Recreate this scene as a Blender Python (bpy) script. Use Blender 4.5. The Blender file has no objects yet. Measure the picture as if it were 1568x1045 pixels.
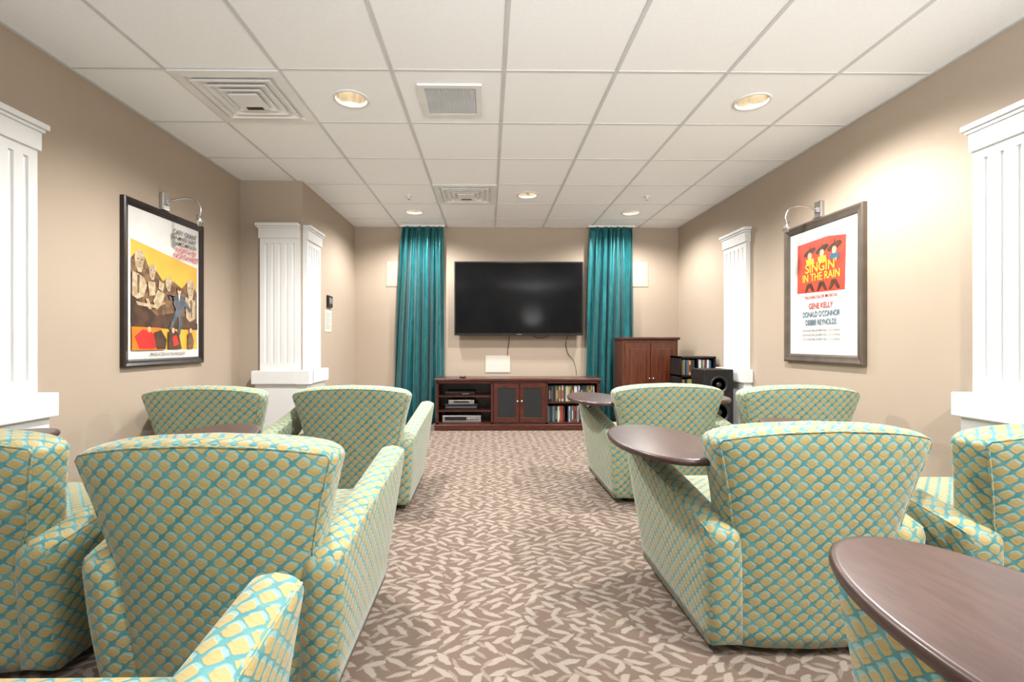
import bpy, bmesh, math, random
from mathutils import Matrix, Vector
random.seed(7)
R=math.radians
T=Matrix.Translation
def RZ(a): return Matrix.Rotation(R(a),4,'Z')
H=2.49; CZ=1.01
XL=-2.25; XR=2.44; YB=6.01; XP=-1.69; YP=4.31; Y0=-1.714

# ---------------------------------------------------------------- materials
def newmat(name):
    m=bpy.data.materials.new(name); m.use_nodes=True
    nt=m.node_tree; b=nt.nodes['Principled BSDF']
    return m,nt,b
def N(nt,t,**kw):
    n=nt.nodes.new(t)
    for k,v in kw.items(): setattr(n,k,v)
    return n
def math_(nt,op,a,b=None,c=None):
    n=nt.nodes.new('ShaderNodeMath'); n.operation=op
    for i,v in enumerate((a,b,c)):
        if v is None: continue
        if isinstance(v,(int,float)): n.inputs[i].default_value=v
        else: nt.links.new(v,n.inputs[i])
    return n.outputs[0]
def mix(nt,f,a,b):
    n=nt.nodes.new('ShaderNodeMix'); n.data_type='RGBA'
    for s,v in ((n.inputs[0],f),(n.inputs[6],a),(n.inputs[7],b)):
        if isinstance(v,(int,float)): s.default_value=v
        elif isinstance(v,tuple): s.default_value=(*v,1) if len(v)==3 else v
        else: nt.links.new(v,s)
    return n.outputs[2]
def smooth(nt,v,a,b,inv=False):
    n=nt.nodes.new('ShaderNodeMapRange'); n.interpolation_type='SMOOTHSTEP'
    nt.links.new(v,n.inputs[0]); n.inputs[1].default_value=a; n.inputs[2].default_value=b
    if inv: n.inputs[3].default_value=1; n.inputs[4].default_value=0
    return n.outputs[0]
def pmat(name,c1,c2=None,scale=8,rough=.5,metal=0,bump=0,bscale=200,stretch=None,coat=0,spec=.5,emit=None):
    m,nt,b=newmat(name)
    tc=N(nt,'ShaderNodeTexCoord'); src=tc.outputs['Object']
    if stretch:
        mp=N(nt,'ShaderNodeMapping'); mp.inputs['Scale'].default_value=stretch
        nt.links.new(src,mp.inputs[0]); src=mp.outputs[0]
    if c2 is None: c2=tuple(x*.93 for x in c1)
    no=N(nt,'ShaderNodeTexNoise'); no.inputs['Scale'].default_value=scale; no.inputs['Detail'].default_value=4
    nt.links.new(src,no.inputs['Vector'])
    nt.links.new(mix(nt,smooth(nt,no.outputs[0],.35,.65),c1,c2),b.inputs['Base Color'])
    b.inputs['Roughness'].default_value=rough; b.inputs['Metallic'].default_value=metal
    b.inputs['Specular IOR Level'].default_value=spec
    b.inputs['Coat Weight'].default_value=coat; b.inputs['Coat Roughness'].default_value=.15
    if emit:
        b.inputs['Emission Color'].default_value=(*emit[0],1); b.inputs['Emission Strength'].default_value=emit[1]
    if bump:
        n2=N(nt,'ShaderNodeTexNoise'); n2.inputs['Scale'].default_value=bscale; nt.links.new(src,n2.inputs['Vector'])
        bp=N(nt,'ShaderNodeBump'); bp.inputs['Strength'].default_value=bump; bp.inputs['Distance'].default_value=.002
        nt.links.new(n2.outputs[0],bp.inputs['Height']); nt.links.new(bp.outputs[0],b.inputs['Normal'])
    return m
M_wall=pmat('wall_paint',(.430,.356,.284),(.420,.348,.277),2,.75,bump=.15,bscale=150,spec=.3)
M_trim=pmat('white_trim_paint',(.78,.79,.80),(.76,.77,.78),3,.35)
M_tile=pmat('ceiling_tile',(.935,.955,.98),(.905,.925,.95),90,.9,bump=.3,bscale=260,spec=.1)
M_grid=pmat('ceiling_grid_metal',(.64,.65,.66),None,5,.5)
M_white=pmat('white_metal',(.82,.82,.82),None,5,.4)
M_cav=pmat('recess_shade_grey',(.22,.22,.22),None,5,.9)  # dark grey paints in the shade inside the diffuser recess
M_dark=pmat('dark_cavity',(.03,.03,.03),None,5,.9)
M_black=pmat('black_plastic',(.012,.012,.013),(.016,.016,.016),12,.35,spec=.3)
M_screen=pmat('tv_screen_glass',(.004,.004,.005),(.006,.006,.006),3,.10,spec=.12)
M_cherry=pmat('cherry_wood',(.085,.018,.010),(.045,.009,.006),6,.3,stretch=(2,2,14),coat=.2)
M_cherry2=pmat('red_brown_wood',(.13,.036,.015),(.085,.022,.010),5,.35,stretch=(12,12,1.2),coat=.2)
M_walnut=pmat('dark_laminate',(.070,.034,.029),(.048,.024,.021),14,.36,stretch=(6,1,6),coat=.10)
M_chrome=pmat('brushed_nickel',(.6,.6,.6),None,9,.22,metal=1)
M_silver=pmat('silver_plastic',(.35,.35,.36),None,9,.35,metal=.6)
M_pewter=pmat('pewter_frame',(.17,.14,.115),(.14,.115,.095),8,.3,metal=.5,coat=.3)
M_blackframe=pmat('black_frame',(.012,.008,.007),(.02,.013,.011),12,.3,coat=.2)
M_refl=pmat('downlight_reflector',(.92,.88,.80),None,4,.22,metal=.9)
M_lamp=pmat('lamp_glow',(1,.95,.85),None,4,.5,emit=((1,.80,.52),9))
M_glass=pmat('door_dark_mesh',(.012,.014,.016),(.02,.022,.024),120,.35)
M_cream=pmat('cream_paper',(.70,.67,.60),(.66,.63,.56),3,.4)
M_speaker=pmat('speaker_grille',(.49,.43,.36),(.46,.405,.34),300,.7,spec=.2)
M_speaker2=pmat('speaker_grille_light',(.62,.60,.55),(.59,.57,.51),300,.6)
def flat(name,c,c2=None,sc=6,rough=.35): return pmat('print_'+name,c,c2,sc,rough)
P_yel=flat('gold',(.72,.42,.06),(.62,.33,.04),3)
P_brown=flat('rock',(.22,.125,.06),(.10,.055,.03),22)
P_dark=flat('umber',(.05,.03,.02),(.10,.05,.03),14)
P_tan=flat('tan',(.52,.42,.29),(.36,.27,.16),30)
P_red=flat('red',(.55,.035,.03),(.48,.03,.025),5)
P_orange=flat('orange',(.66,.20,.02),(.55,.13,.02),8)
P_grey=flat('suit_grey',(.07,.08,.10),(.12,.13,.15),20)
P_skin=flat('skin',(.70,.40,.25))
P_white=flat('white',(.68,.68,.66))
P_blue=flat('blue',(.05,.13,.22))
P_ylw=flat('yellow',(.85,.62,.05))
P_ltorange=flat('coral',(.60,.08,.045),(.52,.05,.035),3)
P_slate=flat('slate',(.20,.22,.25),(.30,.31,.33),8)

def fabric():
    m,nt,b=newmat('ikat_fabric')
    uv=N(nt,'ShaderNodeUVMap'); uv.uv_map='UVMap'
    no=N(nt,'ShaderNodeTexNoise'); no.inputs['Scale'].default_value=60; no.inputs['Detail'].default_value=2
    nt.links.new(uv.outputs[0],no.inputs['Vector'])
    sub=N(nt,'ShaderNodeVectorMath',operation='SUBTRACT'); nt.links.new(no.outputs['Color'],sub.inputs[0]); sub.inputs[1].default_value=(.5,.5,.5)
    sc=N(nt,'ShaderNodeVectorMath',operation='SCALE'); nt.links.new(sub.outputs[0],sc.inputs[0]); sc.inputs['Scale'].default_value=.008
    ad=N(nt,'ShaderNodeVectorMath',operation='ADD'); nt.links.new(uv.outputs[0],ad.inputs[0]); nt.links.new(sc.outputs[0],ad.inputs[1])
    sp=N(nt,'ShaderNodeSeparateXYZ'); nt.links.new(ad.outputs[0],sp.inputs[0])
    u=math_(nt,'DIVIDE',sp.outputs[0],.049); v=math_(nt,'DIVIDE',sp.outputs[1],.048)
    def blob(du,dv,ax,ay,p=1.35):
        ds=[]
        for o in (0,.5):
            x=math_(nt,'ABSOLUTE',math_(nt,'SUBTRACT',math_(nt,'FRACT',math_(nt,'ADD',u,o+du)),.5))
            y=math_(nt,'ABSOLUTE',math_(nt,'SUBTRACT',math_(nt,'FRACT',math_(nt,'ADD',v,o+dv)),.5))
            ds.append(math_(nt,'ADD',math_(nt,'POWER',math_(nt,'DIVIDE',x,ax),p),math_(nt,'POWER',math_(nt,'DIVIDE',y,ay),p)))
        return math_(nt,'MINIMUM',ds[0],ds[1])
    gold=smooth(nt,blob(0,0,.365,.315,1.18),.88,1.08,True)
    cream=smooth(nt,blob(-.06,-.15,.35,.25),.7,1.15,True)
    wv=N(nt,'ShaderNodeTexNoise'); wv.inputs['Scale'].default_value=14; nt.links.new(uv.outputs[0],wv.inputs['Vector'])
    teal=mix(nt,smooth(nt,wv.outputs[0],.35,.65),(.060,.235,.25),(.12,.33,.335))
    c=mix(nt,cream,teal,(.26,.44,.435))
    c=mix(nt,gold,c,(.45,.352,.150))
    nt.links.new(c,b.inputs['Base Color'])
    b.inputs['Roughness'].default_value=.6; b.inputs['Specular IOR Level'].default_value=.4
    b.inputs['Sheen Weight'].default_value=.35; b.inputs['Sheen Roughness'].default_value=.35
    wn=N(nt,'ShaderNodeTexNoise'); wn.inputs['Scale'].default_value=700; nt.links.new(uv.outputs[0],wn.inputs['Vector'])
    bp=N(nt,'ShaderNodeBump'); bp.inputs['Strength'].default_value=.4; bp.inputs['Distance'].default_value=.002
    nt.links.new(math_(nt,'ADD',math_(nt,'ADD',gold,math_(nt,'MULTIPLY',cream,.5)),math_(nt,'MULTIPLY',wn.outputs[0],.6)),bp.inputs['Height']); nt.links.new(bp.outputs[0],b.inputs['Normal'])
    return m
M_fab=fabric()

def carpet():
    m,nt,b=newmat('leaf_carpet')
    tc=N(nt,'ShaderNodeTexCoord')
    def layer(scale,off,L,W,amin,arange):
        mp=N(nt,'ShaderNodeMapping'); mp.inputs['Scale'].default_value=(scale,scale*1.5,0); mp.inputs['Location'].default_value=off
        nt.links.new(tc.outputs['Object'],mp.inputs[0])
        nz=N(nt,'ShaderNodeTexNoise'); nz.inputs['Scale'].default_value=1.7; nt.links.new(mp.outputs[0],nz.inputs['Vector'])
        vo=N(nt,'ShaderNodeTexVoronoi'); vo.voronoi_dimensions='2D'; vo.inputs['Scale'].default_value=1; vo.inputs['Randomness'].default_value=.55
        nt.links.new(mp.outputs[0],vo.inputs['Vector'])
        d=N(nt,'ShaderNodeVectorMath',operation='SUBTRACT'); nt.links.new(mp.outputs[0],d.inputs[0]); nt.links.new(vo.outputs['Position'],d.inputs[1])
        s=N(nt,'ShaderNodeSeparateXYZ'); nt.links.new(d.outputs[0],s.inputs[0])
        cs=N(nt,'ShaderNodeSeparateColor'); nt.links.new(vo.outputs['Color'],cs.inputs[0])
        sign=math_(nt,'SUBTRACT',math_(nt,'MULTIPLY',math_(nt,'GREATER_THAN',cs.outputs[0],.5),2),1)
        ang=math_(nt,'MULTIPLY',sign,math_(nt,'ADD',math_(nt,'MULTIPLY',cs.outputs[1],arange),amin))
        x=s.outputs[0]; y=math_(nt,'DIVIDE',s.outputs[1],1.5)
        ca=math_(nt,'COSINE',ang); sa=math_(nt,'SINE',ang)
        p=math_(nt,'ADD',math_(nt,'MULTIPLY',x,ca),math_(nt,'MULTIPLY',y,sa))
        q=math_(nt,'SUBTRACT',math_(nt,'MULTIPLY',y,ca),math_(nt,'MULTIPLY',x,sa))
        q=math_(nt,'ADD',q,math_(nt,'MULTIPLY',math_(nt,'SUBTRACT',nz.outputs[0],.5),.3))
        t=math_(nt,'SUBTRACT',1,math_(nt,'POWER',math_(nt,'ABSOLUTE',math_(nt,'DIVIDE',p,L)),2))
        e=math_(nt,'SUBTRACT',math_(nt,'MULTIPLY',t,W),math_(nt,'ABSOLUTE',q))
        return smooth(nt,e,-.03,.05)
    a=layer(13,(0,0,0),.62,.16,.25,.8)
    c2=layer(13,(3.37,5.61,0),.5,.10,.1,.9)
    mask=math_(nt,'MAXIMUM',a,math_(nt,'MULTIPLY',c2,.6))
    fz=N(nt,'ShaderNodeTexNoise'); fz.inputs['Scale'].default_value=420; nt.links.new(tc.outputs['Object'],fz.inputs['Vector'])
    dk=mix(nt,smooth(nt,fz.outputs[0],.3,.7),(.140,.100,.079),(.200,.149,.120))
    lt=mix(nt,smooth(nt,fz.outputs[0],.3,.7),(.27,.230,.195),(.375,.325,.282))
    nt.links.new(mix(nt,mask,dk,lt),b.inputs['Base Color'])
    b.inputs['Roughness'].default_value=.95; b.inputs['Specular IOR Level'].default_value=.1
    bp=N(nt,'ShaderNodeBump'); bp.inputs['Strength'].default_value=.5; bp.inputs['Distance'].default_value=.003
    nt.links.new(math_(nt,'ADD',mask,fz.outputs[0]),bp.inputs['Height']); nt.links.new(bp.outputs[0],b.inputs['Normal'])
    return m
M_carpet=carpet()
def curtainmat():
    m,nt,b=newmat('teal_satin')
    tc=N(nt,'ShaderNodeTexCoord'); mp=N(nt,'ShaderNodeMapping'); mp.inputs['Scale'].default_value=(8,8,1.5)
    nt.links.new(tc.outputs['Object'],mp.inputs[0])
    no=N(nt,'ShaderNodeTexNoise'); no.inputs['Scale'].default_value=6; no.inputs['Detail'].default_value=5; nt.links.new(mp.outputs[0],no.inputs['Vector'])
    nt.links.new(mix(nt,smooth(nt,no.outputs[0],.3,.7),(.004,.12,.14),(.01,.18,.20)),b.inputs['Base Color'])
    b.inputs['Roughness'].default_value=.32; b.inputs['Metallic'].default_value=.5; b.inputs['Sheen Weight'].default_value=.2
    return m
M_curt=curtainmat()

# ---------------------------------------------------------------- builder
class B:
    def __init__(s): s.bm=bmesh.new(); s.mats=[]
    def mi(s,m):
        if m not in s.mats: s.mats.append(m)
        return s.mats.index(m)
    def merge(s,src,m,M=None,sm=False):
        M=M or Matrix(); k=s.mi(m); src.verts.index_update()
        vs=[s.bm.verts.new(M@v.co) for v in src.verts]
        for f in src.faces:
            try: nf=s.bm.faces.new([vs[v.index] for v in f.verts])
            except ValueError: continue
            nf.material_index=k; nf.smooth=sm
        src.free()
    def box(s,x0,x1,y0,y1,z0,z1,m,bev=0,seg=2,M=None,sm=False):
        b=bmesh.new(); bmesh.ops.create_cube(b,size=1)
        for v in b.verts: v.co=Vector(((x0+x1)/2+v.co.x*(x1-x0),(y0+y1)/2+v.co.y*(y1-y0),(z0+z1)/2+v.co.z*(z1-z0)))
        if bev: bmesh.ops.bevel(b,geom=b.edges[:],offset=bev,segments=seg,affect='EDGES',profile=.5)
        s.merge(b,m,M,sm)
    def loft(s,rings,m,M=None,sm=True,cap=True,closed=True):
        b=bmesh.new(); vr=[[b.verts.new(p) for p in r] for r in rings]; n=len(rings[0])
        for i in range(len(vr)-1):
            for j in range(n if closed else n-1):
                k=(j+1)%n
                b.faces.new([vr[i][j],vr[i][k],vr[i+1][k],vr[i+1][j]])
        if cap: b.faces.new(vr[0][::-1]); b.faces.new(vr[-1])
        s.merge(b,m,M,sm)
    def lathe(s,prof,m,M=None,n=28,sm=True,cap=True):
        rings=[[(r*math.cos(2*math.pi*j/n),r*math.sin(2*math.pi*j/n),z) for j in range(n)] for r,z in prof]
        s.loft(rings,m,M,sm,cap)
    def tube(s,pts,r,m,M=None,n=8):
        pts=[Vector(p) for p in pts]; rings=[]; up=Vector((.13,.31,.94)).normalized()
        for i,p in enumerate(pts):
            d=(pts[min(i+1,len(pts)-1)]-pts[max(i-1,0)]).normalized()
            a=d.cross(up)
            if a.length<.1: a=d.cross(Vector((1,0,0)))
            a.normalize(); c=d.cross(a)
            rings.append([p+(a*math.cos(2*math.pi*j/n)+c*math.sin(2*math.pi*j/n))*r for j in range(n)])
        s.loft(rings,m,M)
    def poly(s,pts,m,M=None):
        b=bmesh.new(); b.faces.new([b.verts.new(p) for p in pts]); s.merge(b,m,M)
    def prism(s,pts,a,b_,axis,m,M=None,sm=False):
        f={'z':lambda p,t:(p[0],p[1],t),'y':lambda p,t:(p[0],t,p[1]),'x':lambda p,t:(t,p[0],p[1])}[axis]
        s.loft([[f(p,a) for p in pts],[f(p,b_) for p in pts]],m,M,sm)
    def text(s,body,size,m,M,align='CENTER',sx=1):
        cu=bpy.data.curves.new('t','FONT'); cu.body=body; cu.size=size; cu.align_x=align; cu.offset=size*.012
        o=bpy.data.objects.new('t',cu); bpy.context.collection.objects.link(o)
        bpy.context.view_layer.update()
        me=bpy.data.meshes.new_from_object(o); b=bmesh.new(); b.from_mesh(me)
        for v in b.verts: v.co.x*=sx
        s.merge(b,m,M@Matrix.Rotation(R(90),4,'X'))
        bpy.data.objects.remove(o); bpy.data.curves.remove(cu); bpy.data.meshes.remove(me)
    def done(s,name,M=None,uv=False,recalc=True):
        if recalc: bmesh.ops.recalc_face_normals(s.bm,faces=s.bm.faces[:])
        if uv:
            l=s.bm.loops.layers.uv.new('UVMap')
            for f in s.bm.faces:
                n=f.normal; a=(abs(n.x),abs(n.y)*1.05,abs(n.z))
                k=a.index(max(a))
                for lp in f.loops:
                    c=lp.vert.co
                    lp[l].uv=(c.y,c.z) if k==0 else ((c.x,c.z) if k==1 else (c.x,c.y))
        me=bpy.data.meshes.new(name); s.bm.to_mesh(me); s.bm.free()
        for m in s.mats: me.materials.append(m)
        o=bpy.data.objects.new(name,me); bpy.context.collection.objects.link(o)
        if M: o.matrix_world=M
        return o
def inst(o,name,M):
    n=bpy.data.objects.new(name,o.data); bpy.context.collection.objects.link(n); n.matrix_world=M; return n

# ---------------------------------------------------------------- room shell
def simple(name,*a,m=M_wall):
    b=B(); b.box(*a,m); return b.done(name)
simple('floor',XL-.1,XR+.1,Y0,YB+.1,-.1,0,m=M_carpet)
simple('wall_left',XL-.1,XL,Y0,YP,0,H)
simple('wall_left_projection',XL-.1,XP,YP,YB+.1,0,H)
simple('wall_right',XR,XR+.1,Y0,YB+.1,0,H)
simple('wall_back',XP,XR,YB,YB+.1,0,H)
for nm,a in (('baseboard_left',(XL,XL+.014,Y0,YP,0,.11)),('baseboard_right',(XR-.014,XR,Y0,YB,0,.11)),
             ('baseboard_back',(XP+.016,XR-.016,YB-.014,YB,0,.11)),('baseboard_projection',(XP,XP+.014,YP+.45,YB,0,.11))):
    b=B(); b.box(*a,M_trim,bev=.004); b.done(nm)

DL=[(-.825,2.86),(1.615,2.86),(.395,4.69),(-.825,5.30),(1.615,5.30),(-.825,-.80),(1.615,.42)]
DLE=[210,190,130,130,130,30,215]
xs=[XL]+[.09+.61*k for k in range(-3,4) if XL<.09+.61*k<XR]+[XR]
ys=[Y0]+[2.556+.61*k for k in range(-6,6)]+[YB]
b=B()
for i in range(len(xs)-1):
    for j in range(len(ys)-1):
        x0,x1,y0,y1=xs[i],xs[i+1],ys[j],ys[j+1]
        hole=[d for d in DL if x0<d[0]<x1 and y0<d[1]<y1]
        if hole:
            cx,cy=hole[0]; n=32; inn=[];out=[]
            for k in range(n):
                a=2*math.pi*k/n; c,s_=math.cos(a),math.sin(a)
                inn.append((cx+.088*c,cy+.088*s_,H))
                tx=((x1-cx)/c if c>1e-6 else ((x0-cx)/c if c<-1e-6 else 9)); ty=((y1-cy)/s_ if s_>1e-6 else ((y0-cy)/s_ if s_<-1e-6 else 9))
                t=min(tx,ty); out.append((cx+t*c,cy+t*s_,H))
            for q in ((x0,y0),(x1,y0),(x0,y1),(x1,y1)):
                k=min(range(n),key=lambda k:(out[k][0]-q[0])**2+(out[k][1]-q[1])**2); out[k]=(q[0],q[1],H)
            b.loft([out,inn],M_tile,sm=False,cap=False)
        else:
            b.poly([(x0,y0,H),(x1,y0,H),(x1,y1,H),(x0,y1,H)],M_tile)
for x in xs[1:-1]: b.box(x-.010,x+.010,Y0,YB,H-.004,H+.01,M_grid)
for y in ys[1:-1]: b.box(XL,XR,y-.007,y+.007,H-.003,H+.01,M_grid)
for x in (XL,XR-.02): b.box(x,x+.02,Y0,YB,H-.004,H,M_grid)
b.box(XP,XR,YB-.02,YB,H-.004,H,M_grid)
b.box(XL-.1,XR+.1,Y0,YB+.1,H+.2,H+.25,M_dark)
b.done('ceiling',recalc=False)

# downlights
b=B()
b.lathe([(.108,-.001),(.106,-.007),(.092,-.008),(.086,0)],M_white,cap=False,n=40)
b.lathe([(.087,-.004),(.083,.03),(.066,.10),(.055,.125)],M_refl,cap=False,n=40)
b.lathe([(.0555,.124),(.0555,.130)],M_refl,n=32)
b.lathe([(.001,.085),(.02,.087),(.033,.10),(.036,.118),(.02,.1245)],M_lamp,n=24)
dl=b.done('recessed_downlight',T((DL[0][0],DL[0][1],H)))
for i,(x,y) in enumerate(DL):
    if i: inst(dl,'recessed_downlight',T((x,y,H)))
    L=bpy.data.lights.new('downlight_lamp','SPOT'); L.energy=DLE[i]; L.spot_size=R(160); L.spot_blend=.6; L.color=(1,.96,.91); L.shadow_soft_size=.07
    o=bpy.data.objects.new('downlight_lamp',L); bpy.context.collection.objects.link(o); o.location=(x,y,H-.02)
# added fill spots behind the camera, no real fixture, bounced off the ceiling
for x,e in ((-1.2,140),(1.2,470)):
    L=bpy.data.lights.new('added_ceiling_fill','SPOT'); L.energy=e; L.spot_size=R(110); L.spot_blend=.5; L.color=(1,.99,.98); L.shadow_soft_size=.25
    o=bpy.data.objects.new('added_ceiling_fill',L); bpy.context.collection.objects.link(o); o.location=(x,-.9,1.75)
    o.rotation_euler=Vector((0,.85,1)).to_track_quat('-Z','Y').to_euler()

# supply diffusers
def sq(s,z): return [(-s,-s,z),(s,-s,z),(s,s,z),(-s,s,z)]
b=B()
b.loft([sq(.300,-.002),sq(.300,-.010),sq(.245,-.012),sq(.235,.02)],M_white,sm=False,cap=False)
b.loft([sq(.236,.02),sq(.20,.06)],M_cav,sm=False,cap=True)
for s0 in (.225,.175,.125):
    b.loft([sq(s0,-.020),sq(s0-.002,-.014),sq(s0-.055,.030),sq(s0-.057,.025),sq(s0-.012,-.021),sq(s0,-.020)],M_white,sm=False,cap=False)
b.loft([sq(.085,-.028),sq(.085,-.022),sq(.05,.02)],M_white,sm=False)
b.box(-.05,.05,.055,.085,-.030,-.005,M_dark)
d1=b.done('ceiling_air_diffuser',T((-1.435,2.861,H)))
inst(d1,'ceiling_air_diffuser',T((-.215,4.69,H)))
b=B(); 
b.loft([sq(.185,-.001),sq(.183,-.012),sq(.150,-.012),sq(.148,-.004)],M_white,sm=False,cap=False)
b.box(-.15,.15,-.15,.15,-.004,-.002,M_dark)
for k in range(25):
    t=-.15+k*.0125
    b.box(t-.0018,t+.0018,-.15,.15,-.010,-.005,M_grid); b.box(-.15,.15,t-.0018,t+.0018,-.0105,-.0055,M_grid)
b.done('ceiling_return_grille',T((-.22,2.87,H)))
b=B(); b.lathe([(.035,0),(.033,-.008),(.012,-.010),(.010,-.030),(.006,-.038),(.001,-.038)],M_white,n=20); b.lathe([(.001,-.038),(.014,-.038),(.014,-.041),(.001,-.041)],M_chrome,n=16)
sp=b.done('fire_sprinkler',T((-.79,4.72,H))); inst(sp,'fire_sprinkler',T((1.60,4.72,H)))

# ---------------------------------------------------------------- pilasters
LEV=((0,.13,.090,.040,.004),(.13,.645,.075,.028,.002),(.645,.765,.105,.050,.006),(1.955,2.045,.056,.010,.002),(2.045,2.062,.066,.020,.004),(2.062,2.09,.078,.032,.004))
def pilaster(b,w,M,left=True,right=True):
    h=w/2; ol=1 if left else 0; orr=1 if right else 0
    for z0,z1,d,e,bev in LEV: b.box(-h-e*ol,h+e*orr,-d,-.0015,z0,z1,M_trim,bev=bev,M=M)
    nf=5; d=.043; gr=.013; pitch=(w-.045)/nf; pts=[(-h,-.0015)]; pts.append((-h,-d))
    for k in range(nf):
        c=-h+.0225+pitch*(k+.5)
        for a in range(0,9):
            t=math.pi*a/8; pts.append((c-gr*math.cos(t),-d+gr*math.sin(t)))
    pts+= [(h,-d),(h,-.0015)]
    b.prism(pts,.83,1.91,'z',M_trim,M=M)
    b.box(-h,h,-d,-.0015,.765,.83,M_trim,M=M); b.box(-h,h,-d,-.0015,1.91,1.955,M_trim,M=M)
def pil(name,w,M):
    b=B(); pilaster(b,w,Matrix()); return b.done(name,M)
pil('fluted_pilaster',.40,T((XL,2.14,0))@RZ(90))
pil('fluted_pilaster',.41,T((XR,4.555,0))@RZ(-90))
pil('fluted_pilaster',.40,T((XR,2.10,0))@RZ(-90))
b=B()
pilaster(b,.35,T((XP-.185,YP,0)),right=False)
pilaster(b,.35,T((XP,YP+.185,0))@RZ(90),left=False)
for z0,z1,d,e,bev in LEV[:3]:
    b.box(XP-.012,XP+d,YP-d,YP-.0015,z0,z1,M_trim); b.box(XP+.0015,XP+d,YP-.01,YP+.012,z0,z1,M_trim)
b.done('fluted_corner_pilaster')

# ---------------------------------------------------------------- armchair
def armchair(name,M,tc=(-.365,.455),trot=0,arm_drop=0):
    b=B(); Z0=.035; ZT=.708
    def bw(z):
        if z<.42: return .290-.012*(z/.42)
        return .278+.067*((z-.42)/.285)**1.1
    def yr(z): return .115*(1-z/(ZT+.015))**1.15 if z<ZT+.015 else 0
    def rpt(a,z,w,y0,y1,arc):
        cy=(y0+y1)/2; d=(y1-y0)/2; c,s_=math.cos(a),math.sin(a)
        x=w*math.copysign(abs(c)**.34,c); y=cy+d*math.copysign(abs(s_)**.38,s_)+.035*(x/w)**2
        return (x,y,z+arc*(1-(x/.34)**2)-(.012*(abs(x)/.345)**8 if z>.6 else 0))
    def ring(z,w,y0,y1,arc,n=44):
        return [rpt(2*math.pi*k/n,z,w,y0,y1,arc) for k in range(n)]
    rings=[]
    def prm(z): return (bw(z),yr(z),yr(z)+.20-.05*(z/.73),.030*max(0,(z-.42)/.285))
    for i in range(17):
        z=Z0+i*(ZT-Z0)/16
        rings.append(ring(z,*prm(z)))
    for (dz,s_) in ((.009,.003),(.017,.010),(.022,.022),(.025,.045)):
        rings.append(ring(ZT+dz,bw(ZT)-s_,s_,.152-s_,.030))
    b.loft(rings,M_fab)
    A0,A1=R(180+27),R(360-27)
    zz=[.42+(ZT-.42)*i/10 for i in range(11)]
    pts=[rpt(A0,z,*prm(z)) for z in zz]
    for i in range(1,30):
        a=A0+(A1-A0)*i/30; pts.append(rpt(a,ZT+.010,bw(ZT)-.004,.004,.148,.030))
    pts+=[rpt(A1,z,*prm(z)) for z in zz[::-1]]
    b.tube(pts,.0038,M_fab,n=6)
    for sd in (-1,1):
        rings=[]; apipe=[]
        ny=16; ys0=.085
        st=[(ys0,.05),(ys0+.006,.024),(ys0+.018,.007)]+[(ys0+.035+(.74-ys0-.035)*i/ny,0) for i in range(ny+1)]+[(.752,.006),(.762,.022),(.766,.045)]
        for y,ins in st:
            t=min(1,max(0,(y-ys0)/(.74-ys0)))
            zt=.425+.160*t**.9-arm_drop
            ob=.325+.008*t; ot=.350+.058*t; th=.105
            zb=Z0+.02*t
            prof=[]
            for k in range(7):
                u=k/6; z=zb+(zt-.03-zb)*u; prof.append((ob+(ot-ob)*u**1.6+.012*math.sin(math.pi*u),z))
            r=.035
            for k in range(1,6):
                a=math.pi/2*k/6; prof.append((ot-r+r*math.cos(a),zt-.03+.03*math.sin(a)))
            prof.append((ot-th/2,zt+.004))
            for k in range(1,6):
                a=math.pi/2*k/6; prof.append((ot-th+r-r*math.sin(a),zt-.03+.03*math.cos(a)))
            prof.append((ot-th,zt-.03)); prof.append((ot-th-.01,.35)); prof.append((ob-th-.01,zb))
            cx=(ob+ot)/2-th/2; cz=(zt+zb)/2
            pr=[]
            for x,z in prof:
                if ins:
                    fx=max(0,1-ins/(th/2)); fz=1-ins/((zt-zb)/2)
                    x=cx+(x-cx)*fx if fx>0 else cx; z=cz+(z-cz)*fz
                yy=y+((-.05*(z-.07)/.4+.02)*(1-t)**2 if y<.5 else .03*(z-.07)/.5-.02)
                pr.append((sd*x,yy,z))
            rings.append(pr)
            if not ins: apipe.append(tuple(Vector(pr[8])))
        b.loft(rings,M_fab)
        b.tube(apipe,.0032,M_fab,n=6)
    b.box(-.255,.255,.17,.70,.045,.29,M_fab,bev=.015)
    b.box(-.250,.250,.16,.745,.28,.42,M_fab,bev=.035,seg=4,sm=True)
    for sx in (-.29,.29):
        b.lathe([(.010,.03),(.010,.06)],M_chrome,T((sx,.66,0)),n=14)
        b.lathe([(.004,-.012),(.022,-.011),(.026,-.005),(.026,.005),(.022,.011),(.004,.012)],M_chrome,T((sx,.69,.026))@Matrix.Rotation(R(90),4,'Y'),n=20)
        b.lathe([(.020,0),(.020,.010),(.014,.02),(.018,.045)],M_black,T((sx*.8,.22,0)),n=16)
    prof=[]; cx,cy=tc; z0=.612; ca,sa=math.cos(R(trot)),math.sin(R(trot))
    for s_,z in ((.93,z0),(.985,z0+.004),(1,z0+.012),(.995,z0+.020),(.975,z0+.025),(.94,z0+.026)):
        rr=[]
        for k in range(56):
            a=2*math.pi*k/56; ex=.180*s_*math.copysign(abs(math.cos(a))**.95,math.cos(a)); ey=.335*s_*math.sin(a)
            rr.append((cx+ex*ca-ey*sa,cy+ex*sa+ey*ca,z))
        prof.append(rr)
    b.loft(prof,M_walnut)
    b.lathe([(.05,.600),(.05,.613)],M_black,T((-.365,.60,0)),n=20)
    b.lathe([(.018,.53),(.018,.605)],M_chrome,T((-.365,.60,0)),n=16)
    return b.done(name,M,uv=True)
NM='upholstered_tablet_armchair'
fwd=armchair(NM,T((-.75,1.20,0)),tc=(-.375,.68),trot=6)
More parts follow.
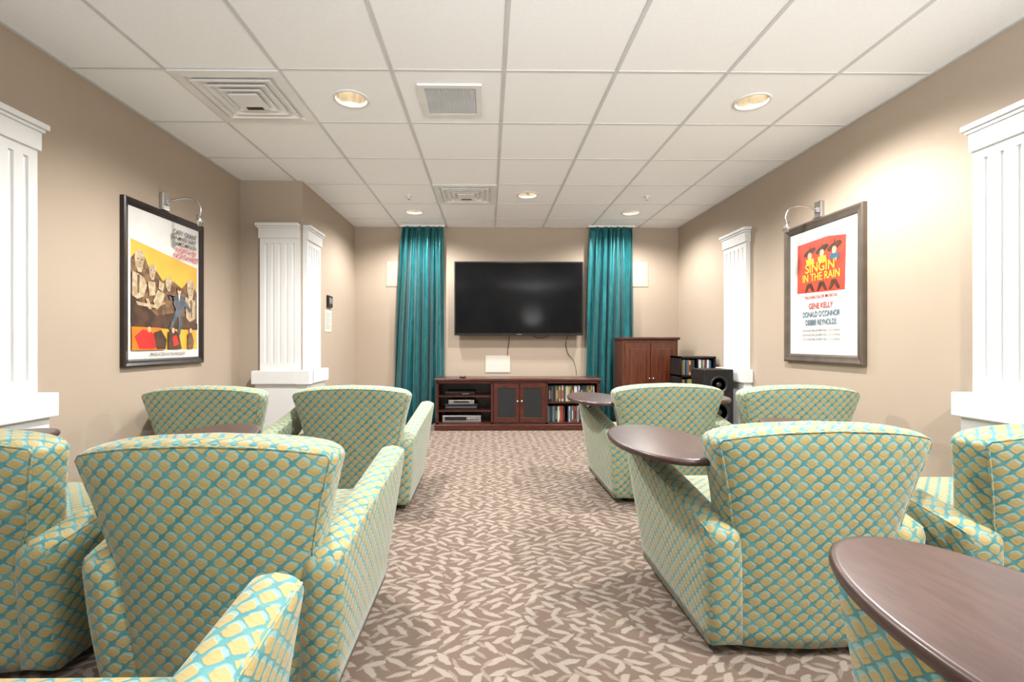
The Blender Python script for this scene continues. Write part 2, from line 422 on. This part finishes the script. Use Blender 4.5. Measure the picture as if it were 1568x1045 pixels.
nrm=armchair(NM,T((1.04,1.38,0))@RZ(1))
armchair(NM,T((1.055,.115,0)),tc=(-.34,.46),trot=-3)
for o,x,y,a in ((fwd,-.80,2.70,0),(fwd,-1.65,2.69,2),(nrm,-1.61,1.30,-3),(nrm,-.745,.12,0),
            (nrm,1.12,2.82,2),(fwd,1.85,2.70,-2),(fwd,1.83,1.34,0)):
    inst(o,NM,T((x,y,0))@RZ(a))

# ---------------------------------------------------------------- tv
b=B(); x0,x1,z0,z1=-.417,1.193,1.108,2.03
b.box(x0,x1,5.87,5.93,z0,z1,M_black,bev=.006)
b.box(x0+.018,x1-.018,5.866,5.872,z0+.03,z1-.018,M_screen)
b.box(x0+.2,x1-.2,5.93,5.97,z0+.15,z1-.15,M_black,bev=.01)
b.box(.1,.7,5.97,6.008,1.4,1.75,M_black)
b.box(.36,.42,5.864,5.868,z0+.010,z0+.016,M_silver)
b.done('flat_screen_television')
def bez(p,n=12):
    out=[]; p=[Vector(q) for q in p]
    for i in range(len(p)-1):
        a=p[max(i-1,0)];q=p[i];c=p[i+1];d=p[min(i+2,len(p)-1)]
        for k in range(n):
            t=k/n; out.append(.5*((2*q)+(c-a)*t+(2*a-5*q+4*c-d)*t*t+(3*q-a-3*c+d)*t**3))
    out.append(p[-1]); return out
b=B()
b.tube(bez([(.26,5.95,1.15),(.27,5.98,1.05),(.255,5.99,.95),(.25,5.995,.86)]),.004,M_black)
b.tube(bez([(.55,5.95,1.13),(.62,5.96,1.08),(.74,5.97,1.09),(.78,5.95,1.13)]),.004,M_black)
b.tube(bez([(1.02,5.95,1.13),(.99,5.98,1.0),(1.02,5.985,.88),(1.08,5.97,.80),(1.10,5.9,.70),(1.10,5.84,.612)]),.004,M_black)
b.done('television_cables')

def wsp(x0,x1,z0,z1,m):
    b=B(); b.box(x0,x1,YB-.008,YB-.001,z0,z1,m,bev=.003); b.box(x0+.012,x1-.012,YB-.010,YB-.007,z0+.012,z1-.012,m)
    b.done('in_wall_speaker')
wsp(-1.29,-1.04,1.73,2.05,M_speaker); wsp(1.83,2.05,1.73,2.05,M_speaker); wsp(-.03,.283,.635,.852,M_speaker2)

# curtains
def curtain(xt0,xt1,xb0,xb1,seed):
    b=B(); rnd=random.Random(seed); ns=170; nz=44; nf=6; rings=[]
    ph=[rnd.uniform(-.5,.5) for _ in range(20)]
    for i in range(nz+1):
        t=i/nz; z=2.470-(2.470-.02)*t
        e=t**.7; a=xt0+(xb0-xt0)*e; c=xt1+(xb1-xt1)*e
        amp=.024+.020*min(1,t*2.5); row=[]
        for j in range(ns+1):
            s=j/ns
            w=s+.03*math.sin(s*9+ph[0]*4+t*1.2)+.015*math.sin(s*23+ph[1]*5)
            f=math.sin(2*math.pi*nf*w+ph[2]*3)
            f2=math.sin(2*math.pi*nf*2.3*w+ph[3]*6+t*2.5)*.25+math.sin(2*math.pi*nf*4.1*w+ph[4]*6)*.10*max(0,1-t*3)
            row.append((a+(c-a)*s+.007*math.sin(2*math.pi*nf*w*2),5.912+amp*(f+f2)-.004*math.sin(t*14+s*20),z))
        rings.append(row)
    b.loft(rings,M_curt,cap=False,closed=False)
    b.box(xt0-.03,xt1+.03,5.895,5.935,2.468,H,M_white)
    o=b.done('teal_curtain',recalc=False)
    so=o.modifiers.new('s','SOLIDIFY'); so.thickness=.003
curtain(-1.06,-.57,-1.19,-.555,1); curtain(1.29,1.82,1.215,1.83,2)

# ---------------------------------------------------------------- media console
b=B(); X0,X1,Yf,Yb=-.60,1.30,5.45,5.84; W=M_cherry
b.box(X0-.02,X1+.02,Yf-.02,Yb,.572,.602,W,bev=.006)
b.box(X0-.015,X1+.015,Yf-.012,Yb,0,.07,W,bev=.006)
b.box(X0,X1,Yf,Yb,.07,.09,W)
b.box(X0,X1,Yf,Yb,.545,.572,W,bev=.003)
b.box(X0,X1,Yb-.015,Yb,.07,.56,W)
for x in (X0,.045-.01,.675-.01,X1-.03): b.box(x,x+.03,Yf,Yb,.07,.56,W,bev=.002)
b.box(X0,.04,Yf+.02,Yb,.385,.402,W); b.box(X0,.04,Yf+.02,Yb,.215,.232,W)
b.box(.67,X1,Yf+.02,Yb,.310,.328,W)
for a,c in ((.068,.363),(.369,.664)):
    y0,y1=Yf-.018,Yf
    b.box(a,c,y0,y1,.095,.15,W,bev=.003);b.box(a,c,y0,y1,.49,.543,W,bev=.003)
    b.box(a,a+.045,y0,y1,.15,.49,W);b.box(c-.045,c,y0,y1,.15,.49,W)
    b.box(a+.045,c-.045,y0+.008,y1,.15,.49,M_glass)
for x in (.342,.390): b.lathe([(.004,0),(.005,.014),(.013,.018),(.013,.026),(.004,.030)],M_chrome,T((x,Yf-.018,.34))@Matrix.Rotation(R(90),4,'X'),n=16)
b.done('media_console')
b=B()
b.box(-.50,-.12,5.50,5.78,.233,.30,M_black,bev=.004); b.box(-.49,-.13,5.497,5.501,.262,.268,M_silver)
b.box(-.46,-.16,5.51,5.76,.300,.345,M_silver,bev=.003); b.box(-.40,-.22,5.507,5.511,.315,.332,M_black)
b.box(-.53,-.08,5.50,5.80,.091,.165,M_silver,bev=.004); b.box(-.50,-.25,5.497,5.501,.11,.15,M_black)
for k in range(4): b.lathe([(.010,0),(.010,.012)],M_chrome,T((-.22+k*.035,5.50,.13))@Matrix.Rotation(R(90),4,'X'),n=14)
b.box(-.50,-.15,5.52,5.80,.403,.44,M_black,bev=.003); b.box(-.30,-.22,5.517,5.521,.414,.422,M_silver)
b.done('av_receivers_stack')
b=B(); b.box(-.33,-.26,5.50,5.66,.6025,.62,M_black,bev=.005); b.box(-.31,-.28,5.51,5.6,.62,.623,M_silver); b.done('remote_control')
cols=[flat('case_%d'%i,c) for i,c in enumerate([(.03,.03,.035),(.6,.58,.55),(.35,.05,.04),(.05,.12,.25),(.5,.38,.12),(.15,.25,.12),(.75,.74,.72),(.12,.05,.04),(.02,.02,.02),(.10,.10,.11)])]
def discs(name,runs,h=.19,d=.135):
    b=B()
    for x0,x1,yf,z in runs:
        x=x0
        while x<x1-.016:
            t=random.choice((.014,.014,.015,.022)); hh=h-random.uniform(0,.012); q=random.uniform(0,.008)
            m=random.choice(cols); b.box(x,x+t-.001,yf+q,yf+q+d,z,z+hh,m,bev=.001,seg=1)
            if random.random()<.6: b.box(x+.003,x+t-.004,yf+q-.0006,yf+q,z+.03,z+hh*.7,random.choice(cols))
            x+=t
    b.done(name)
discs('dvd_collection',[(.70,1.26,5.51,.329),(.70,.92,5.51,.091),(.95,1.24,5.51,.091)])

b=B(); x0,x1,y0,y1=1.57,2.22,5.48,5.83
b.box(x0,x1,y0,y1,.05,1.05,M_cherry2,bev=.004); b.box(x0-.02,x1+.02,y0-.025,y1,1.05,1.08,M_cherry,bev=.008)
b.box(x0-.012,x1+.012,y0-.012,y1,0,.07,M_cherry,bev=.005)
for a,c in ((x0+.03,1.89),(1.90,x1-.03)):
    b.box(a,c,y0-.018,y0,.10,1.01,M_cherry2,bev=.004)
    b.box(a+.05,c-.05,y0-.026,y0-.016,.16,.95,M_cherry2,bev=.007)
for x in (1.872,1.918): b.lathe([(.004,0),(.006,.02),(.014,.026),(.004,.034)],M_chrome,T((x,y0-.018,.60))@Matrix.Rotation(R(90),4,'X'),n=14)
b.done('wooden_cabinet')
b=B(); x0,x1,y0,y1=2.02,2.40,4.93,5.20
b.box(x0,x0+.018,y0,y1,0,.87,M_black);b.box(x1-.018,x1,y0,y1,0,.87,M_black);b.box(x0,x1,y1-.01,y1,0,.87,M_black)
for z in (.03,.24,.45,.655,.852): b.box(x0,x1,y0,y1,z,z+.018,M_black)
b.box(2.205,2.215,y0,y1,.66,.86,M_black)
b.done('black_disc_rack')
discs('compact_disc_collection',[(2.045,2.19,4.95,.674),(2.22,2.37,4.95,.674),(2.045,2.36,4.95,.469),(2.045,2.3,4.95,.259)],h=.165)
b=B(); b.box(2.02,2.30,4.38,4.66,.03,.765,M_black,bev=.012,seg=3)
for sx in (2.05,2.27):
    for sy in (4.41,4.63): b.lathe([(.015,0),(.015,.035)],M_black,T((sx,sy,0)),n=12)
for z,r in ((.62,.085),(.36,.105)):
    b.lathe([(r,0),(r,.006),(r*.86,.010),(r*.8,.002),(r*.35,-.012),(r*.3,.001),(.004,.006)],M_glass,T((2.16,4.38,z))@Matrix.Rotation(R(90),4,'X'),n=32)
b.done('floor_speaker')

Mx=T((XP,0,0))@RZ(90)
b=B(); b.box(4.96,5.10,-.022,0,1.39,1.515,M_black,bev=.006,M=Mx); b.box(4.985,5.075,-.025,-.02,1.43,1.49,M_silver,M=Mx); b.done('wall_control_panel')
b=B(); b.box(4.91,5.11,-.004,0,1.13,1.36,M_cream,M=Mx)
for k in range(8): b.box(4.935,5.085-.03*(k%3),-.0048,-.0038,1.32-k*.022,1.326-k*.022,P_slate,M=Mx)
b.done('posted_notice')
Mo=T((XL,0,0))@RZ(90)
b=B(); b.box(2.405,2.485,-.008,0,.31,.43,M_white,bev=.003,M=Mo)
for z in (.345,.395):
    b.box(2.428,2.462,-.011,-.007,z-.017,z+.017,M_white,bev=.003,M=Mo)
    for q in (2.437,2.450): b.box(q,q+.003,-.0125,-.010,z-.006,z+.008,M_dark,M=Mo)
b.done('wall_outlet')

# ---------------------------------------------------------------- posters
def frame(b,w,h,fw,m,dp=.028):
    prof=[(0,-.0015),(0,-dp),(fw*.2,-dp-.005),(fw*.55,-dp+.002),(fw*.85,-dp+.006),(fw,-dp+.010),(fw,-.0015)]
    rings=[]
    for o,y in prof:
        rings.append([(o-w/2,y,o-h/2),(w/2-o,y,o-h/2),(w/2-o,y,h/2-o),(o-w/2,y,h/2-o)])
    b.loft(rings,m,sm=False,cap=False)
    b.box(-w/2+.002,w/2-.002,-.014,-.0015,-h/2+.002,h/2-.002,m)
w,h=.81,1.06
b=B(); frame(b,w,h,.045,M_blackframe); pw,ph=w-.095,h-.095
lay=[0]
def pp(b,pts,m):
    lay[0]+=1; yy=-.0142-.0002*lay[0]
    b.poly([((u-.5)*pw,yy,(v-.5)*ph) for u,v in pts],m)
def ell(cx,cy,rx,ry,n=20,rot=0):
    c,s=math.cos(rot),math.sin(rot)
    return [(cx+rx*math.cos(a)*c-ry*math.sin(a)*s,cy+rx*math.cos(a)*s+ry*math.sin(a)*c) for a in [2*math.pi*k/n for k in range(n)]]
pp(b,[(0,0),(1,0),(1,1),(0,1)],P_white)
pp(b,[(.03,.06),(.97,.06),(.97,.70),(.5,.745),(.03,.79)],P_yel)
pp(b,[(.03,.24),(.97,.24),(.97,.50),(.93,.55),(.80,.57),(.72,.52),(.60,.56),(.50,.57),(.44,.55),(.34,.62),(.26,.62),(.20,.69),(.08,.70),(.03,.66)],P_brown)
def head(cx,cy,r):
    P=lambda L:[(cx+x*r,cy+y*r*.95) for x,y in L]
    pp(b,P([(-.9,.3),(-.8,.8),(-.3,1.1),(.4,1.1),(.85,.7),(.9,0),(.75,-.7),(.3,-1.1),(-.3,-1.1),(-.75,-.5)]),P_tan)
    pp(b,P([(.88,.2),(.9,0),(.75,-.7),(.3,-1.1),(.55,-.6),(.65,0)]),P_brown)
    pp(b,P([(-.55,.26),(-.12,.22),(-.2,.10),(-.5,.12)]),P_brown); pp(b,P([(.15,.22),(.55,.24),(.5,.12),(.22,.10)]),P_brown)
    pp(b,P([(.05,.15),(.18,-.30),(-.10,-.30),(.05,-.18)]),P_brown); pp(b,P([(-.25,-.55),(.3,-.55),(.2,-.61),(-.15,-.61)]),P_brown)
for q in ((.14,.655,.070),(.30,.60,.052),(.52,.535,.050),(.86,.52,.072)): head(*q)
pp(b,[(.03,.44),(.20,.36),(.35,.30),(.60,.33),(.97,.26),(.97,.215),(.03,.215)],P_dark)
pp(b,[(.04,.58),(.10,.57),(.18,.55),(.22,.50),(.18,.42),(.10,.40),(.04,.42)],P_tan); pp(b,[(.36,.48),(.46,.46),(.42,.38),(.34,.34),(.30,.40)],P_tan)
pp(b,[(.23,.53),(.33,.53),(.33,.44),(.25,.43)],P_tan); pp(b,[(.38,.55),(.45,.53),(.43,.47),(.37,.49)],P_tan)
pp(b,[(.76,.46),(.93,.44),(.93,.30),(.84,.27),(.78,.30)],P_tan)
pp(b,[(.10,.56),(.13,.56),(.12,.44),(.10,.44)],P_brown); pp(b,[(.84,.44),(.87,.44),(.88,.30),(.86,.30)],P_brown)
pp(b,[(.08,.385),(.30,.372),(.46,.402),(.46,.388),(.32,.350),(.10,.360)],P_tan); pp(b,[(.20,.41),(.24,.41),(.28,.34),(.24,.34)],P_tan)
pp(b,[(.60,.45),(.66,.47),(.73,.46),(.76,.40),(.73,.345),(.69,.32),(.63,.34),(.58,.40)],P_grey)
pp(b,[(.63,.35),(.70,.34),(.71,.26),(.68,.17),(.64,.16),(.66,.26)],P_grey)
pp(b,[(.62,.36),(.67,.34),(.61,.27),(.55,.20),(.52,.21),(.57,.29)],P_grey)
pp(b,[(.72,.455),(.81,.40),(.86,.36),(.84,.34),(.77,.375),(.71,.42)],P_grey)
pp(b,[(.60,.45),(.53,.42),(.50,.46),(.53,.47),(.55,.45),(.60,.425)],P_grey)
pp(b,ell(.665,.495,.028,.026),P_skin); pp(b,ell(.665,.512,.030,.014),P_dark); pp(b,[(.65,.468),(.68,.468),(.665,.415)],P_white)
pp(b,[(.03,.215),(.40,.215),(.46,.06),(.03,.06)],P_orange)
pp(b,[(.06,.15),(.16,.20),(.25,.19),(.36,.15),(.44,.09),(.30,.07),(.12,.07)],P_red)
pp(b,[(.30,.18),(.40,.20),(.48,.13),(.46,.065),(.34,.065)],P_dark)
pp(b,[(.50,.19),(.58,.215),(.66,.17),(.70,.065),(.50,.065)],P_dark); pp(b,[(.56,.15),(.62,.17),(.66,.10),(.58,.08)],P_red)
pp(b,[(.80,.18),(.86,.19),(.90,.12),(.88,.065),(.80,.065)],P_brown); pp(b,ell(.845,.205,.022,.018),P_skin); pp(b,ell(.57,.20,.022,.02),P_skin); pp(b,ell(.24,.20,.022,.02),P_skin)
def tx(b,body,u,v,size,m,sx=1): 
    lay[0]+=1; b.text(body,size,m,T(((u-.5)*pw,-.0142-.0002*lay[0],(v-.5)*ph)),sx=sx)
tx(b,'CARY GRANT',.76,.915,.050,P_dark,.85); tx(b,'EVA MARIE SAINT',.74,.875,.044,P_dark,.80); tx(b,'JAMES MASON',.77,.835,.044,P_dark,.85)
tx(b,"NORTH BY",.78,.785,.052,P_red,.9); tx(b,"NORTHWEST",.78,.738,.052,P_red,.9)
tx(b,'PRODUCTION IN TECHNICOLOR',.5,.022,.026,P_dark,.9)
b.done('framed_movie_poster',T((XL,3.315,1.39))@RZ(90))
b=B(); frame(b,w,h,.060,M_pewter); pw,ph=w-.125,h-.125; lay=[0]
pp(b,[(0,0),(1,0),(1,1),(0,1)],P_white)
pp(b,[(.12,.50),(.84,.48),(.86,.88),(.60,.91),(.13,.90)],P_ltorange)
for cx in (.33,.52,.70):
    pp(b,ell(cx,.82,.10,.026,rot=.2),P_dark); pp(b,ell(cx,.79,.032,.030),P_skin)
    pp(b,[(cx-.06,.765),(cx+.06,.765),(cx+.07,.72),(cx-.05,.72)],P_ylw if cx<.6 else P_blue)
    pp(b,[(cx-.04,.57),(cx+.03,.57),(cx+.08,.50),(cx+.04,.50),(cx,.54),(cx-.05,.50),(cx-.08,.50)],P_dark)
    pp(b,[(cx-.003,.81),(cx+.006,.81),(cx+.006,.87),(cx-.003,.87)],P_dark)
tx(b,"SINGIN'",.50,.655,.095,P_ylw,1.0); tx(b,"IN THE RAIN",.50,.585,.080,P_ylw,.85)
tx(b,'TECHNICOLOR MUSICAL',.5,.445,.030,P_red)
tx(b,'GENE KELLY',.5,.365,.056,P_red,.80); tx(b,"DONALD O'CONNOR",.5,.300,.056,P_blue,.68); tx(b,'DEBBIE REYNOLDS',.5,.235,.056,P_blue,.68)
for k in range(3): tx(b,'JEAN HAGEN  MILLARD MITCHELL  CYD CHARISSE',.5,.185-k*.035,.020,P_slate,.85)
b.done('framed_movie_poster',T((XR,3.405,1.395))@RZ(-90))
def plight(M):
    b=B()
    b.box(-.035,.035,-.030,-.0015,-.05,.075,M_chrome,bev=.006)
    b.box(-.012,.012,-.045,-.02,-.01,.03,M_chrome,bev=.003)
    pts=bez([(0,-.03,.01),(0,-.09,.030),(0,-.17,.040),(0,-.235,.020),(0,-.262,-.04),(0,-.255,-.085)])
    b.tube(pts,.0065,M_chrome,n=12)
    b.lathe([(.008,.03),(.013,.028),(.017,.0),(.019,-.045),(.016,-.045),(.013,0)],M_chrome,T((0,-.252,-.105))@Matrix.Rotation(R(-14),4,'X'),n=24)
    return b.done('picture_light',M)
plight(T((XL,3.29,1.975))@RZ(90)); plight(T((XR,3.42,1.975))@RZ(-90))

# ---------------------------------------------------------------- world, camera
w_=bpy.data.worlds.new('World'); bpy.context.scene.world=w_; w_.use_nodes=True
bg=w_.node_tree.nodes['Background']; bg.inputs[0].default_value=(.97,.985,1,1); bg.inputs[1].default_value=.5
cam=bpy.data.cameras.new('camera'); co=bpy.data.objects.new('camera',cam); bpy.context.collection.objects.link(co)
co.location=(0,0,CZ); co.rotation_euler=(R(90),0,R(-.75)); cam.sensor_width=36; cam.lens=36*722/1568
cam.shift_x=.01756; cam.shift_y=.0022; cam.clip_start=.02
bpy.context.scene.camera=co
vs=bpy.context.scene.view_settings; vs.view_transform='Standard'; vs.look='None'; vs.exposure=.14
